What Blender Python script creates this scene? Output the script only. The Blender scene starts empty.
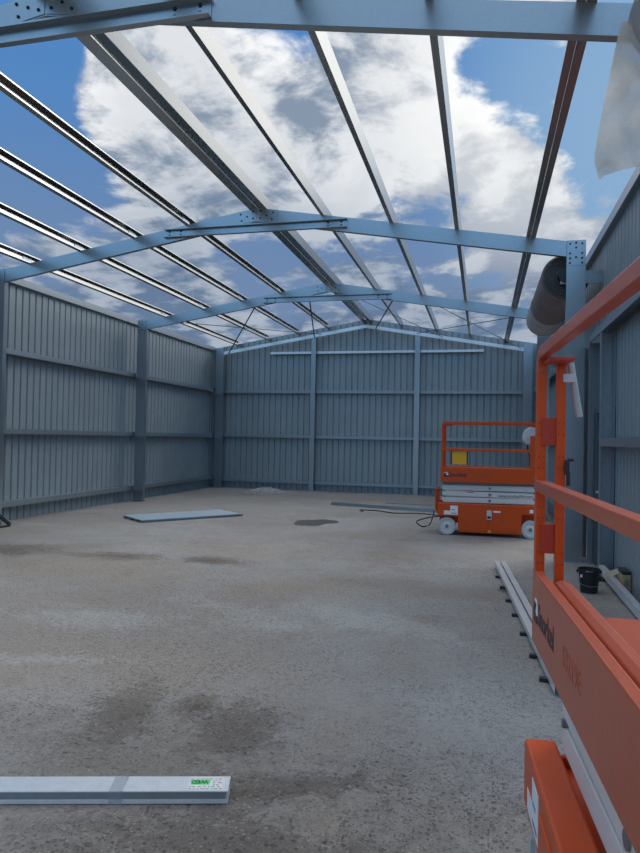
import bpy, bmesh, math, random
from mathutils import Vector, Matrix
random.seed(4)
S = bpy.context.scene
COL = S.collection

# ------------------------------------------------------------------ helpers
def V(*a): return Vector(a)

def obj(name, bm, mat, parent=None, origin=None, bevel=0.0, smooth=False, segs=2):
    """link a bmesh as ONE mesh object"""
    bmesh.ops.recalc_face_normals(bm, faces=bm.faces[:])
    me = bpy.data.meshes.new(name)
    if origin is None and parent is None:
        xs = [v.co for v in bm.verts]
        origin = V((min(c.x for c in xs) + max(c.x for c in xs)) / 2,
                   (min(c.y for c in xs) + max(c.y for c in xs)) / 2, min(c.z for c in xs))
    origin = origin or V(0, 0, 0)
    bmesh.ops.translate(bm, verts=bm.verts[:], vec=-origin)
    bm.to_mesh(me); bm.free()
    if smooth:
        for p in me.polygons: p.use_smooth = True
    o = bpy.data.objects.new(name, me); COL.objects.link(o)
    o.location = origin
    if parent is not None:
        o.parent = parent
    me.materials.append(mat)
    if bevel:
        m = o.modifiers.new('bevel', 'BEVEL'); m.width = bevel; m.segments = segs
        m.limit_method = 'ANGLE'; m.angle_limit = math.radians(40)
    return o

def tag(o, label, cat, group=None, kind=None):
    o['label'] = label; o['category'] = cat
    if group: o['group'] = group
    if kind: o['kind'] = kind
    return o

def struct(o):
    o['kind'] = 'structure'; return o

def thing(name, label, cat, loc, rotz=0.0, group=None):
    o = bpy.data.objects.new(name, None); COL.objects.link(o)
    o.empty_display_size = 0.1
    o.location = loc; o.rotation_euler = (0, 0, rotz)
    return tag(o, label, cat, group)

def box(bm, x0, x1, y0, y1, z0, z1):
    v = [bm.verts.new((x, y, z)) for z in (z0, z1) for x, y in ((x0, y0), (x1, y0), (x1, y1), (x0, y1))]
    for f in ((3, 2, 1, 0), (4, 5, 6, 7), (0, 1, 5, 4), (1, 2, 6, 5), (2, 3, 7, 6), (3, 0, 4, 7)):
        bm.faces.new([v[i] for i in f])
    return bm

def B(*a):
    return box(bmesh.new(), *a)

def ext(bm, prof, p0, p1, U, W):
    """extrude a 2D profile (u,w) from p0 to p1"""
    a = [bm.verts.new(p0 + U * u + W * w) for u, w in prof]
    b = [bm.verts.new(p1 + U * u + W * w) for u, w in prof]
    n = len(prof)
    for i in range(n):
        j = (i + 1) % n
        bm.faces.new((a[i], a[j], b[j], b[i]))
    bm.faces.new(a[::-1]); bm.faces.new(b)
    return bm

def cprof(d, b, l, t):
    h = d / 2
    return [(0, -h), (b, -h), (b, -h + l), (b - t, -h + l), (b - t, -h + t), (t, -h + t),
            (t, h - t), (b - t, h - t), (b - t, h - l), (b, h - l), (b, h), (0, h)]

def csec(bm, p0, p1, U, W, d, b, l=0.018, t=0.004):
    return ext(bm, cprof(d, b, l, t), p0, p1, U, W)

def cyl(bm, p0, p1, r, n=16, r1=None):
    p0 = Vector(p0); p1 = Vector(p1); ax = (p1 - p0).normalized()
    u = ax.orthogonal().normalized(); w = ax.cross(u); r1 = r if r1 is None else r1
    a = []; b = []
    for i in range(n):
        t = 2 * math.pi * i / n; d = u * math.cos(t) + w * math.sin(t)
        a.append(bm.verts.new(p0 + d * r)); b.append(bm.verts.new(p1 + d * r1))
    for i in range(n):
        j = (i + 1) % n
        bm.faces.new((a[i], a[j], b[j], b[i]))
    bm.faces.new(a[::-1]); bm.faces.new(b)
    return bm

def lathe(bm, prof, c, ax, n=32, closed=False):
    """revolve (r, t) pairs about the axis ax through c"""
    ax = Vector(ax).normalized(); u = ax.orthogonal().normalized(); w = ax.cross(u); c = Vector(c)
    rings = []
    for r, t in prof:
        rings.append([bm.verts.new(c + ax * t + (u * math.cos(2 * math.pi * i / n) + w * math.sin(2 * math.pi * i / n)) * max(r, 1e-4)) for i in range(n)])
    pairs = list(zip(rings, rings[1:])) + ([(rings[-1], rings[0])] if closed else [])
    for a, b in pairs:
        for i in range(n):
            j = (i + 1) % n
            bm.faces.new((a[i], a[j], b[j], b[i]))
    if not closed:
        bm.faces.new(rings[0][::-1]); bm.faces.new(rings[-1])
    return bm

def sweep(bm, pts, hw, hh, N):
    """square tube along a planar path; N is the plane's normal"""
    pts = [Vector(p) for p in pts]; rings = []
    for i, p in enumerate(pts):
        d = ((pts[min(i + 1, len(pts) - 1)] - p).normalized() + (p - pts[max(i - 1, 0)]).normalized()).normalized()
        s = d.cross(N).normalized()
        rings.append([bm.verts.new(p + s * a * hh + N * b * hw) for a, b in ((1, 1), (1, -1), (-1, -1), (-1, 1))])
    for a, b in zip(rings, rings[1:]):
        for i in range(4):
            j = (i + 1) % 4
            bm.faces.new((a[i], a[j], b[j], b[i]))
    bm.faces.new(rings[0][::-1]); bm.faces.new(rings[-1])
    return bm

def tube(bm, pts, r, n=8):
    pts = [Vector(p) for p in pts]; rings = []
    for i, p in enumerate(pts):
        d = (pts[min(i + 1, len(pts) - 1)] - pts[max(i - 1, 0)]).normalized()
        u = d.cross(V(0, 0, 1)); u = u.normalized() if u.length > 1e-3 else V(1, 0, 0)
        w = d.cross(u)
        rings.append([bm.verts.new(p + (u * math.cos(2 * math.pi * k / n) + w * math.sin(2 * math.pi * k / n)) * r) for k in range(n)])
    for a, b in zip(rings, rings[1:]):
        for i in range(n):
            j = (i + 1) % n
            bm.faces.new((a[i], a[j], b[j], b[i]))
    bm.faces.new(rings[0][::-1]); bm.faces.new(rings[-1])
    return bm

def catmull(pts, k=8):
    pts = [Vector(p) for p in pts]; out = []
    q = [pts[0]] + pts + [pts[-1]]
    for i in range(1, len(q) - 2):
        a, b, c, d = q[i - 1:i + 3]
        for s in range(k):
            t = s / k
            out.append(0.5 * ((2 * b) + (c - a) * t + (2 * a - 5 * b + 4 * c - d) * t * t + (3 * b - a - 3 * c + d) * t ** 3))
    out.append(pts[-1]); return out

def text_bm(body, size, O, R, U, thick=0.0012, bold=0.0, sx=1.0):
    """lettering as mesh: O = lower left, R = reading direction, U = up"""
    cu = bpy.data.curves.new('lettering', 'FONT'); cu.body = body; cu.size = size
    cu.extrude = thick; cu.offset = bold; cu.resolution_u = 3
    t = bpy.data.objects.new('lettering', cu); COL.objects.link(t)
    bpy.context.view_layer.update()
    me = bpy.data.meshes.new_from_object(t.evaluated_get(bpy.context.evaluated_depsgraph_get()))
    bpy.data.objects.remove(t); bpy.data.curves.remove(cu)
    bm = bmesh.new(); bm.from_mesh(me); bpy.data.meshes.remove(me)
    N = R.cross(U)
    for v in bm.verts:
        c = v.co.copy(); v.co = O + R * c.x * sx + U * c.y + N * c.z
    return bm

# ------------------------------------------------------------------ materials
def mat(name, col, rough=0.5, metal=0.0, spec=0.5, coat=0.0, noise=0.0, nscale=8.0, bump=0.0, bscale=40.0,
        col2=None, rough2=None, stretch=None):
    m = bpy.data.materials.new(name); m.use_nodes = True
    nt = m.node_tree; p = nt.nodes['Principled BSDF']
    p.inputs['Base Color'].default_value = (*col, 1)
    p.inputs['Roughness'].default_value = rough
    p.inputs['Metallic'].default_value = metal
    p.inputs['Specular IOR Level'].default_value = spec
    p.inputs['Coat Weight'].default_value = coat
    tc = nt.nodes.new('ShaderNodeTexCoord'); src = tc.outputs['Object']
    if stretch:
        mp = nt.nodes.new('ShaderNodeMapping'); mp.inputs['Scale'].default_value = stretch
        nt.links.new(src, mp.inputs['Vector']); src = mp.outputs['Vector']
    if noise or col2:
        n = nt.nodes.new('ShaderNodeTexNoise'); n.inputs['Scale'].default_value = nscale
        n.inputs['Detail'].default_value = 6; n.inputs['Roughness'].default_value = 0.6
        nt.links.new(src, n.inputs['Vector'])
        r = nt.nodes.new('ShaderNodeValToRGB')
        r.color_ramp.elements[0].position = 0.32; r.color_ramp.elements[1].position = 0.68
        c2 = col2 or tuple(c * (1 - noise) for c in col)
        r.color_ramp.elements[0].color = (*c2, 1); r.color_ramp.elements[1].color = (*col, 1)
        nt.links.new(n.outputs['Fac'], r.inputs['Fac']); nt.links.new(r.outputs['Color'], p.inputs['Base Color'])
        if rough2 is not None:
            mr = nt.nodes.new('ShaderNodeMapRange')
            mr.inputs['From Min'].default_value = 0.3; mr.inputs['From Max'].default_value = 0.7
            mr.inputs['To Min'].default_value = rough2; mr.inputs['To Max'].default_value = rough
            nt.links.new(n.outputs['Fac'], mr.inputs['Value']); nt.links.new(mr.outputs['Result'], p.inputs['Roughness'])
    if bump:
        nb = nt.nodes.new('ShaderNodeTexNoise'); nb.inputs['Scale'].default_value = bscale; nb.inputs['Detail'].default_value = 4
        nt.links.new(src, nb.inputs['Vector'])
        bp = nt.nodes.new('ShaderNodeBump'); bp.inputs['Strength'].default_value = bump; bp.inputs['Distance'].default_value = 0.01
        nt.links.new(nb.outputs['Fac'], bp.inputs['Height']); nt.links.new(bp.outputs['Normal'], p.inputs['Normal'])
    return m

GALV = mat('galvanised_steel', (0.37, 0.42, 0.46), 0.28, 0.95, noise=0.07, nscale=30, rough2=0.34)
GALVD = mat('galvanised_steel_weathered', (0.33, 0.39, 0.44), 0.36, 0.85, noise=0.10, nscale=24, rough2=0.45)
PURLIN = mat('purlin_steel', (0.34, 0.35, 0.355), 0.22, 1.0)
SHEET = mat('wall_sheet_steel', (0.285, 0.345, 0.385), 0.42, 0.35, noise=0.12, nscale=1.2, rough2=0.5)
TRIM = mat('eave_steel', (0.09, 0.115, 0.135), 0.5, 0.3)
GUTTER = mat('gutter_steel', (0.62, 0.68, 0.70), 0.45, 0.3, noise=0.1)
BRIGHT = mat('bright_zinc', (0.82, 0.87, 0.91), 0.34, 0.6, noise=0.12, nscale=25)
DARKSTEEL = mat('dark_steel', (0.035, 0.042, 0.05), 0.45, 0.5)
BOLT = mat('bolt_steel', (0.05, 0.06, 0.075), 0.45, 0.8)
ORANGE = mat('orange_paint', (0.60, 0.075, 0.008), 0.40, 0, 0.3, coat=0.12, noise=0.1, nscale=6, bump=0.04, bscale=160)
ORANGE_WORN_SHADED = mat('worn_and_shaded_orange_paint', (0.50, 0.088, 0.032), 0.42, 0, 0.5, coat=0.2, col2=(0.42, 0.086, 0.042), nscale=14, bump=0.12, bscale=120)  # worn deck paint; on the near lift's side faces also painted-in shade
ORANGE_DK = mat('deep_orange_paint', (0.42, 0.035, 0.012), 0.45)
WHITEP = mat('white_paint', (0.70, 0.71, 0.70), 0.4, 0, noise=0.12, nscale=5)
BLACK = mat('black_plastic', (0.012, 0.013, 0.016), 0.5)
BLACKT = mat('black_lettering', (0.02, 0.016, 0.03), 0.5)
BROWNT = mat('brown_lettering', (0.40, 0.065, 0.025), 0.45)
RUBBER = mat('pale_rubber', (0.55, 0.56, 0.56), 0.7, noise=0.25, nscale=12)
GREYM = mat('grey_metal', (0.20, 0.21, 0.22), 0.5, 0.4)
PALEP = mat('pale_plastic', (0.55, 0.57, 0.60), 0.5)
YELLOW = mat('yellow_plastic', (0.80, 0.42, 0.02), 0.45)
STICK = mat('white_sticker', (0.78, 0.79, 0.82), 0.5)
BLUEST = mat('blue_sticker_print', (0.16, 0.22, 0.45), 0.5)
GREEN = mat('green_sticker', (0.10, 0.72, 0.22), 0.55)
CARD = mat('cardboard', (0.42, 0.29, 0.16), 0.8, noise=0.15)
CREAM = mat('cream_card', (0.66, 0.58, 0.42), 0.8, noise=0.1)
CURTAIN = mat('roller_curtain_brown', (0.21, 0.165, 0.165), 0.5, 0.1, noise=0.3, nscale=6)
CURTAINL = mat('roller_curtain_wrapped', (0.44, 0.43, 0.45), 0.45, 0.1, noise=0.2, nscale=6)
SPIRAL = mat('roller_curtain_edge', (0.02, 0.018, 0.018), 0.55, 0.2, col2=(0.11, 0.11, 0.11), nscale=38)
TIPBLUE = mat('pale_blue_sheet', (0.44, 0.56, 0.68), 0.4, 0.35, noise=0.08)
PVC = mat('clear_grey_tube', (0.42, 0.45, 0.47), 0.3)

def film(name, col, alpha, bump):
    m = bpy.data.materials.new(name); m.use_nodes = True
    nt = m.node_tree; p = nt.nodes['Principled BSDF']; out = nt.nodes['Material Output']
    p.inputs['Base Color'].default_value = (*col, 1); p.inputs['Roughness'].default_value = 0.25
    tr = nt.nodes.new('ShaderNodeBsdfTransparent'); tl = nt.nodes.new('ShaderNodeBsdfTranslucent')
    tl.inputs['Color'].default_value = (*col, 1)
    m1 = nt.nodes.new('ShaderNodeMixShader'); m1.inputs[0].default_value = 0.72
    m2 = nt.nodes.new('ShaderNodeMixShader')
    tc = nt.nodes.new('ShaderNodeTexCoord'); n = nt.nodes.new('ShaderNodeTexNoise'); n.inputs['Scale'].default_value = 5
    n.inputs['Detail'].default_value = 5; n.inputs['Distortion'].default_value = 1.5
    nt.links.new(tc.outputs['Object'], n.inputs['Vector'])
    mr = nt.nodes.new('ShaderNodeMapRange'); mr.inputs['To Min'].default_value = alpha - 0.15; mr.inputs['To Max'].default_value = alpha + 0.15
    mr.inputs['From Min'].default_value = 0.3; mr.inputs['From Max'].default_value = 0.7
    nt.links.new(n.outputs['Fac'], mr.inputs['Value']); nt.links.new(mr.outputs['Result'], m2.inputs[0])
    bp = nt.nodes.new('ShaderNodeBump'); bp.inputs['Strength'].default_value = bump; bp.inputs['Distance'].default_value = 0.05
    nt.links.new(n.outputs['Fac'], bp.inputs['Height']); nt.links.new(bp.outputs['Normal'], p.inputs['Normal'])
    nt.links.new(p.outputs[0], m1.inputs[1]); nt.links.new(tl.outputs[0], m1.inputs[2])
    nt.links.new(tr.outputs[0], m2.inputs[1]); nt.links.new(m1.outputs[0], m2.inputs[2])
    nt.links.new(m2.outputs[0], out.inputs['Surface'])
    return m
FILM = film('plastic_film', (0.90, 0.87, 0.82), 0.82, 1.0)
FILMC = film('clear_film', (0.75, 0.80, 0.86), 0.42, 0.8)
TAPE = film('clear_tape', (0.55, 0.58, 0.62), 0.6, 0.4)

class NG:
    """tiny node-graph builder"""
    def __init__(s, nt): s.nt = nt
    def n(s, t, **kw):
        o = s.nt.nodes.new(t)
        for k, v in kw.items(): setattr(o, k, v)
        return o
    def link(s, a, b): s.nt.links.new(a, b)
    def put(s, sock, v):
        if isinstance(v, bpy.types.NodeSocket): s.link(v, sock)
        else: sock.default_value = v
    def math(s, op, a, b=0.0, clamp=False):
        o = s.n('ShaderNodeMath', operation=op); o.use_clamp = clamp
        s.put(o.inputs[0], a); s.put(o.inputs[1], b); return o.outputs[0]
    def vmath(s, op, a, b=(0, 0, 0), out=0):
        o = s.n('ShaderNodeVectorMath', operation=op); s.put(o.inputs[0], a); s.put(o.inputs[1], b); return o.outputs[out]
    def noise(s, vec, scale, detail=5, rough=0.55, dist=0.0):
        o = s.n('ShaderNodeTexNoise'); s.link(vec, o.inputs['Vector']); o.inputs['Scale'].default_value = scale
        o.inputs['Detail'].default_value = detail; o.inputs['Roughness'].default_value = rough; o.inputs['Distortion'].default_value = dist
        return o.outputs['Fac']
    def smooth(s, x, a, b):
        o = s.n('ShaderNodeMapRange', interpolation_type='SMOOTHSTEP')
        s.put(o.inputs['Value'], x); o.inputs['From Min'].default_value = a; o.inputs['From Max'].default_value = b
        return o.outputs['Result']
    def mix(s, f, a, b):
        o = s.n('ShaderNodeMix', data_type='RGBA'); s.put(o.inputs[0], f)
        for i, v in ((6, a), (7, b)):
            s.put(o.inputs[i], (*v, 1) if isinstance(v, tuple) else v)
        return o.outputs[2]

def floor_material():
    m = bpy.data.materials.new('dusty_concrete'); m.use_nodes = True
    g = NG(m.node_tree); p = m.node_tree.nodes['Principled BSDF']
    P = g.n('ShaderNodeTexCoord').outputs['Object']
    big = g.noise(P, 0.32, 4, 0.55, 0.6); mid = g.noise(P, 1.1, 6, 0.6, 0.8); fine = g.noise(P, 24, 5, 0.68)
    grit = g.noise(P, 46, 4, 0.72); streak = g.n('ShaderNodeMapping'); streak.inputs['Scale'].default_value = (0.35, 1.2, 1)
    g.link(P, streak.inputs['Vector']); st = g.noise(streak.outputs[0], 0.9, 5, 0.6, 0.7)
    c = g.mix(g.smooth(big, 0.40, 0.60), (0.290, 0.270, 0.255), (0.338, 0.344, 0.352))
    c = g.mix(g.math('MULTIPLY', g.smooth(mid, 0.50, 0.72), 0.75), c, (0.29, 0.258, 0.225))
    c = g.mix(g.math('MULTIPLY', g.smooth(st, 0.56, 0.76), 0.45), c, (0.44, 0.445, 0.45))
    # trodden mud and damp patches, each where it lies on the slab
    rag = g.noise(P, 5.5, 6, 0.65, 0.8)
    def blob(x, y, rx, ry, rot=0.0):
        d = g.vmath('SUBTRACT', P, (x, y, 0))
        mp = g.n('ShaderNodeMapping', vector_type='TEXTURE'); mp.inputs['Rotation'].default_value = (0, 0, rot); mp.inputs['Scale'].default_value = (rx, ry, 1)
        g.link(d, mp.inputs['Vector'])
        l = g.vmath('LENGTH', mp.outputs[0], out=1)
        l = g.math('ADD', l, g.math('MULTIPLY', g.math('SUBTRACT', mid, 0.5), 2.0))
        l = g.math('ADD', l, g.math('MULTIPLY', g.math('SUBTRACT', rag, 0.5), 2.6))
        l = g.math('ADD', l, g.math('MULTIPLY', g.math('SUBTRACT', fine, 0.5), 2.6))
        return g.math('SUBTRACT', 1.0, g.smooth(l, 0.15, 1.25))
    mud = None
    for b in ((-1.35, 3.5, 0.30, 0.42), (-2.02, 3.55, 0.26, 0.5, 0.3), (-1.65, 3.75, 0.2, 0.2), (-4.76, 8.07, 0.75, 0.3), (-3.5, 8.15, 0.42, 0.24),
              (-1.0, 2.5, 0.7, 0.35), (-0.9, 3.0, 0.5, 0.15, 0.4), (0.25, 7.6, 0.1, 0.2)):
        q = blob(*b); mud = q if mud is None else g.math('MAXIMUM', mud, q)
    c = g.mix(g.math('MULTIPLY', mud, 0.88), c, (0.080, 0.055, 0.038))
    wet = None
    for b in ((-6.35, 7.9, 0.95, 0.6),):
        q = blob(*b); wet = q if wet is None else g.math('MAXIMUM', wet, q)
    c = g.mix(g.math('MULTIPLY', wet, 0.85), c, (0.12, 0.105, 0.095))
    # rust-tinted clay drifts
    tan = None
    for b in ((-2.6, 9.2, 2.2, 0.9), (-4.6, 7.4, 1.9, 0.9), (-2.4, 4.2, 1.3, 0.8), (-1.9, 7.0, 1.2, 0.6)):
        q = blob(*b); tan = q if tan is None else g.math('MAXIMUM', tan, q)
    c = g.mix(g.math('MULTIPLY', tan, 0.45), c, (0.37, 0.31, 0.255))
    # pale slurry smears
    pale = None
    for b in ((-1.9, 5.6, 0.55, 0.35, -0.3), (-0.9, 5.9, 0.9, 0.3, -0.35), (-0.7, 8.6, 1.1, 0.7), (-3.0, 4.25, 0.6, 0.16, 0.3), (-3.3, 5.3, 0.9, 0.3, 0.1), (-2.2, 5.9, 0.7, 0.25, -0.4), (0.1, 4.2, 0.5, 0.5)):
        q = blob(*b); pale = q if pale is None else g.math('MAXIMUM', pale, q)
    c = g.mix(g.math('MULTIPLY', pale, 0.48), c, (0.45, 0.47, 0.48))
    # cooler slate-grey tone at the far end, coarse worn surface near the entrance
    c = g.mix(g.math('MULTIPLY', blob(-3.6, 16.0, 6.0, 5.2), 0.6), c, (0.255, 0.268, 0.285))
    worn = g.math('MAXIMUM', blob(-0.4, 2.1, 2.6, 1.5), blob(-1.6, 3.0, 1.3, 0.9))
    c = g.mix(g.math('MULTIPLY', worn, 0.6), c, (0.185, 0.172, 0.162))
    # exposed aggregate: single stones, dark and pale, denser in the trodden parts
    dens = g.smooth(g.math('ADD', g.math('MULTIPLY', g.noise(P, 0.55, 3, 0.5), 0.6), g.math('MULTIPLY', g.noise(P, 3.0, 5, 0.6), 0.4)), 0.36, 0.62)
    dens = g.math('ADD', dens, g.math('MULTIPLY', mud, 0.8))
    dens = g.math('ADD', dens, g.math('MULTIPLY', worn, 0.55))
    def stones(scale, lo, hi):
        o = g.n('ShaderNodeTexVoronoi'); o.inputs['Scale'].default_value = scale; o.inputs['Randomness'].default_value = 1.0
        g.link(P, o.inputs['Vector'])
        sp = g.n('ShaderNodeSeparateColor'); g.link(o.outputs['Color'], sp.inputs[0])
        size = g.math('MULTIPLY', g.smooth(sp.outputs[0], lo, hi), 0.48)
        return g.math('SUBTRACT', 1.0, g.smooth(g.math('SUBTRACT', o.outputs['Distance'], size), -0.12, 0.05)), sp.outputs[1]
    s1, v1 = stones(40, 0.40, 1.0); s2, v2 = stones(82, 0.15, 0.9); s4, v4 = stones(150, 0.2, 1.0)
    pits = g.math('MAXIMUM', g.math('MULTIPLY', s1, 0.75), g.math('MAXIMUM', g.math('MULTIPLY', s2, 0.9), g.math('MULTIPLY', s4, 0.6)))
    pits = g.math('MULTIPLY', pits, g.math('ADD', g.math('MULTIPLY', dens, 0.72), 0.25), True)
    tone = g.mix(g.smooth(v1, 0.2, 0.9), (0.075, 0.066, 0.060), (0.20, 0.185, 0.17))
    c = g.mix(pits, c, tone)
    s3, v3 = stones(66, 0.76, 1.0)
    c = g.mix(g.math('MULTIPLY', s3, 0.35), c, (0.52, 0.51, 0.49))
    spk = g.smooth(fine, 0.50, 0.68)
    c = g.mix(g.math('MULTIPLY', spk, 0.34), c, (0.12, 0.108, 0.10))
    g.link(c, p.inputs['Base Color'])
    r = g.math('SUBTRACT', 0.62, g.math('MULTIPLY', wet, 0.35)); g.link(r, p.inputs['Roughness'])
    p.inputs['Specular IOR Level'].default_value = 0.5
    h = g.math('ADD', g.math('MULTIPLY', grit, 0.6), g.math('MULTIPLY', fine, 0.7))
    h = g.math('SUBTRACT', h, g.math('MULTIPLY', pits, 0.5))
    bp = g.n('ShaderNodeBump'); bp.inputs['Strength'].default_value = 0.8; bp.inputs['Distance'].default_value = 0.018
    g.link(h, bp.inputs['Height']); g.link(bp.outputs[0], p.inputs['Normal'])
    return m

# ------------------------------------------------------------------ dimensions
F1, F2, F3, F4 = 4.60, 9.778, 14.784, 19.79
XA, XL, XR = -3.508, -8.125, 1.109          # ridge, inner faces of the columns
WL, WR, WB = -8.60, 1.60, F4 + 0.30         # sheeting planes
ZE, SL, RD = 4.275, 0.1675, 0.215           # underside of rafter at the column, pitch, rafter depth
EAVE = 4.43
ca = 1 / math.sqrt(1 + SL * SL); sa = SL * ca
def zb(x): return ZE + SL * ((XR - XL) / 2 - abs(x - XA))
def zt(x): return zb(x) + RD / ca

# ------------------------------------------------------------------ shell
struct(obj('floor', B(-9.3, 2.2, -2.5, WB + 0.1, -0.15, 0.0), floor_material(), origin=V(0, 0, 0)))
GROUND = mat('gravel_ground', (0.30, 0.28, 0.25), 0.9, noise=0.3, nscale=3)
struct(obj('trim_1', B(-60, 60, -50, 90, -0.45, -0.16), GROUND, origin=V(0, 0, 0))).name = 'ground'

def rib_line(s0, s1):
    """(s, offset) trapezoidal-rib profile of the sheeting, ribs 0.19 m apart"""
    out = [(s0, 0.0)]; s = math.ceil(s0 / 0.19) * 0.19
    while s + 0.05 < s1:
        if s > s0 + 0.002:
            out += [(s, 0.0), (s + 0.012, 0.029), (s + 0.034, 0.029), (s + 0.046, 0.0)]
        s += 0.19
    out.append((s1, 0.0)); return out

def sheet(bm, base, D, N, s0, s1, z0, ztop):
    prev = None
    for s, o in rib_line(s0, s1):
        p = base + D * s + N * o
        a = bm.verts.new((p.x, p.y, z0)); b = bm.verts.new((p.x, p.y, ztop(p.x) if callable(ztop) else ztop))
        if prev: bm.faces.new((prev[0], a, b, prev[1]))
        prev = (a, b)
    return bm

def solid(o, t=0.0015):
    m = o.modifiers.new('thickness', 'SOLIDIFY'); m.thickness = t; m.offset = 0
    return o

bm = bmesh.new(); sheet(bm, V(WL, 0, 0), V(0, 1, 0), V(-1, 0, 0), 1.5, WB, 0.0, EAVE)
solid(struct(obj('wall_left', bm, SHEET)))
bm = bmesh.new()
Yv, Xn = V(0, 1, 0), V(1, 0, 0); base = V(WR, 0, 0)
sheet(bm, base, Yv, Xn, 0.6, 1.2, 0, EAVE); sheet(bm, base, Yv, Xn, 1.2, 4.35, 3.75, EAVE)
sheet(bm, base, Yv, Xn, 4.35, 8.92, 0, EAVE); sheet(bm, base, Yv, Xn, 8.92, 9.66, 2.12, EAVE)
sheet(bm, base, Yv, Xn, 9.66, 10.28, 0, EAVE); sheet(bm, base, Yv, Xn, 10.28, 13.4, 3.02, EAVE)
sheet(bm, base, Yv, Xn, 13.4, WB, 0, EAVE)
solid(struct(obj('wall_right', bm, SHEET)))
bm = bmesh.new(); sheet(bm, V(0, WB, 0), V(1, 0, 0), V(0, 1, 0), WL, XA, 0, lambda x: zt(x) + 0.10)
sheet(bm, V(0, WB, 0), V(1, 0, 0), V(0, 1, 0), XA, WR, 0, lambda x: zt(x) + 0.10)
solid(struct(obj('wall_back', bm, SHEET)))

# personnel door in the right wall
bm = bmesh.new(); box(bm, WR - 0.045, WR - 0.005, 8.99, 9.60, 0.01, 2.06)
d1 = struct(obj('door_1', bm, mat('door_steel', (0.27, 0.36, 0.43), 0.42, 0.3, noise=0.1), bevel=0.003))
bm = bmesh.new()
box(bm, WR - 0.10, WR + 0.0, 8.925, 8.985, 0, 2.12); box(bm, WR - 0.10, WR + 0.0, 9.605, 9.655, 0, 2.12); box(bm, WR - 0.10, WR + 0.0, 8.985, 9.605, 2.07, 2.12)
bmesh.ops.translate(bm, verts=bm.verts[:], vec=-d1.location)
obj('door_frame', bm, TRIM, d1)
bm = bmesh.new(); cyl(bm, (WR - 0.045, 9.53, 1.0), (WR - 0.10, 9.53, 1.0), 0.012); cyl(bm, (WR - 0.10, 9.535, 1.0), (WR - 0.10, 9.42, 1.0), 0.011)
box(bm, WR - 0.052, WR - 0.044, 9.50, 9.56, 0.92, 1.08)
bmesh.ops.translate(bm, verts=bm.verts[:], vec=-d1.location)
obj('door_handle', bm, BRIGHT, d1, bevel=0.002)

# ------------------------------------------------------------------ portal frames
UP = V(0, 0, 1); YP = V(0, 1, 0); XP = V(1, 0, 0)
def bolts(parent, pts, axis, r=0.009, h=0.012, mt=BOLT):
    """hexagon bolt heads, each a part of its member; pts in world space"""
    proto = None
    for p in pts:
        if proto is None:
            b = bmesh.new(); cyl(b, (0, 0, 0), axis * h, r, 6); cyl(b, (0, 0, 0), axis * (h * 0.35), r * 1.6, 12)
            proto = o = obj('bolt', b, mt, parent)
        else:
            o = proto.copy(); COL.objects.link(o); o.parent = parent
        o.location = p - parent.location

def column(x_in, y, side, label, nb=True):
    """side -1: left wall, +1: right wall. web faces the camera"""
    b = bmesh.new()
    top = zb(x_in) + RD + 0.01
    xo = x_in + side * 0.255; xc = (x_in + xo) / 2
    csec(b, V(xc, y, 0), V(xc, y, top), YP, XP, 0.255, 0.085, 0.02, 0.004)
    o = tag(obj('steel_column', b, GALV, bevel=0.0), label, 'column', 'portal frame columns')
    b = bmesh.new(); box(b, min(x_in, xo) - 0.04, max(x_in, xo) + 0.04, y - 0.03, y + 0.12, 0, 0.012)
    bmesh.ops.translate(b, verts=b.verts[:], vec=-o.location); obj('base_plate', b, GALVD, o)
    b = bmesh.new(); box(b, min(x_in, xo) + 0.004, max(x_in, xo) - 0.004, y - 0.006, y - 0.0005, top - 0.36, top - 0.005)
    bmesh.ops.translate(b, verts=b.verts[:], vec=-o.location); obj('knee_plate', b, GALV, o)
    if nb:
        pts = []
        for i in range(3):
            for j in range(5):
                if (i + j) % 2 == 0 or j in (0, 3):
                    pts.append(V(x_in + side * (0.045 + 0.08 * i), y - 0.006, top - 0.05 - 0.068 * j + 0.012 * (i % 2)))
        bolts(o, pts, V(0, -1, 0))
    return o

column(XL, F2, -1, 'steel portal column at the extreme left edge of the photo', False)
column(XL, F3, -1, 'steel portal column half way along the left ribbed wall')
column(XL, F4, -1, 'steel corner column where left wall meets back wall', False)
column(XR, F2, 1, 'wide bolted steel column behind the orange guard rail posts, beside the black bucket')
column(XR, F3, 1, 'steel portal column half hidden below the far end of the roller drum', False)
column(XR, F4, 1, 'steel corner column where right wall meets back wall', False)

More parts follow.
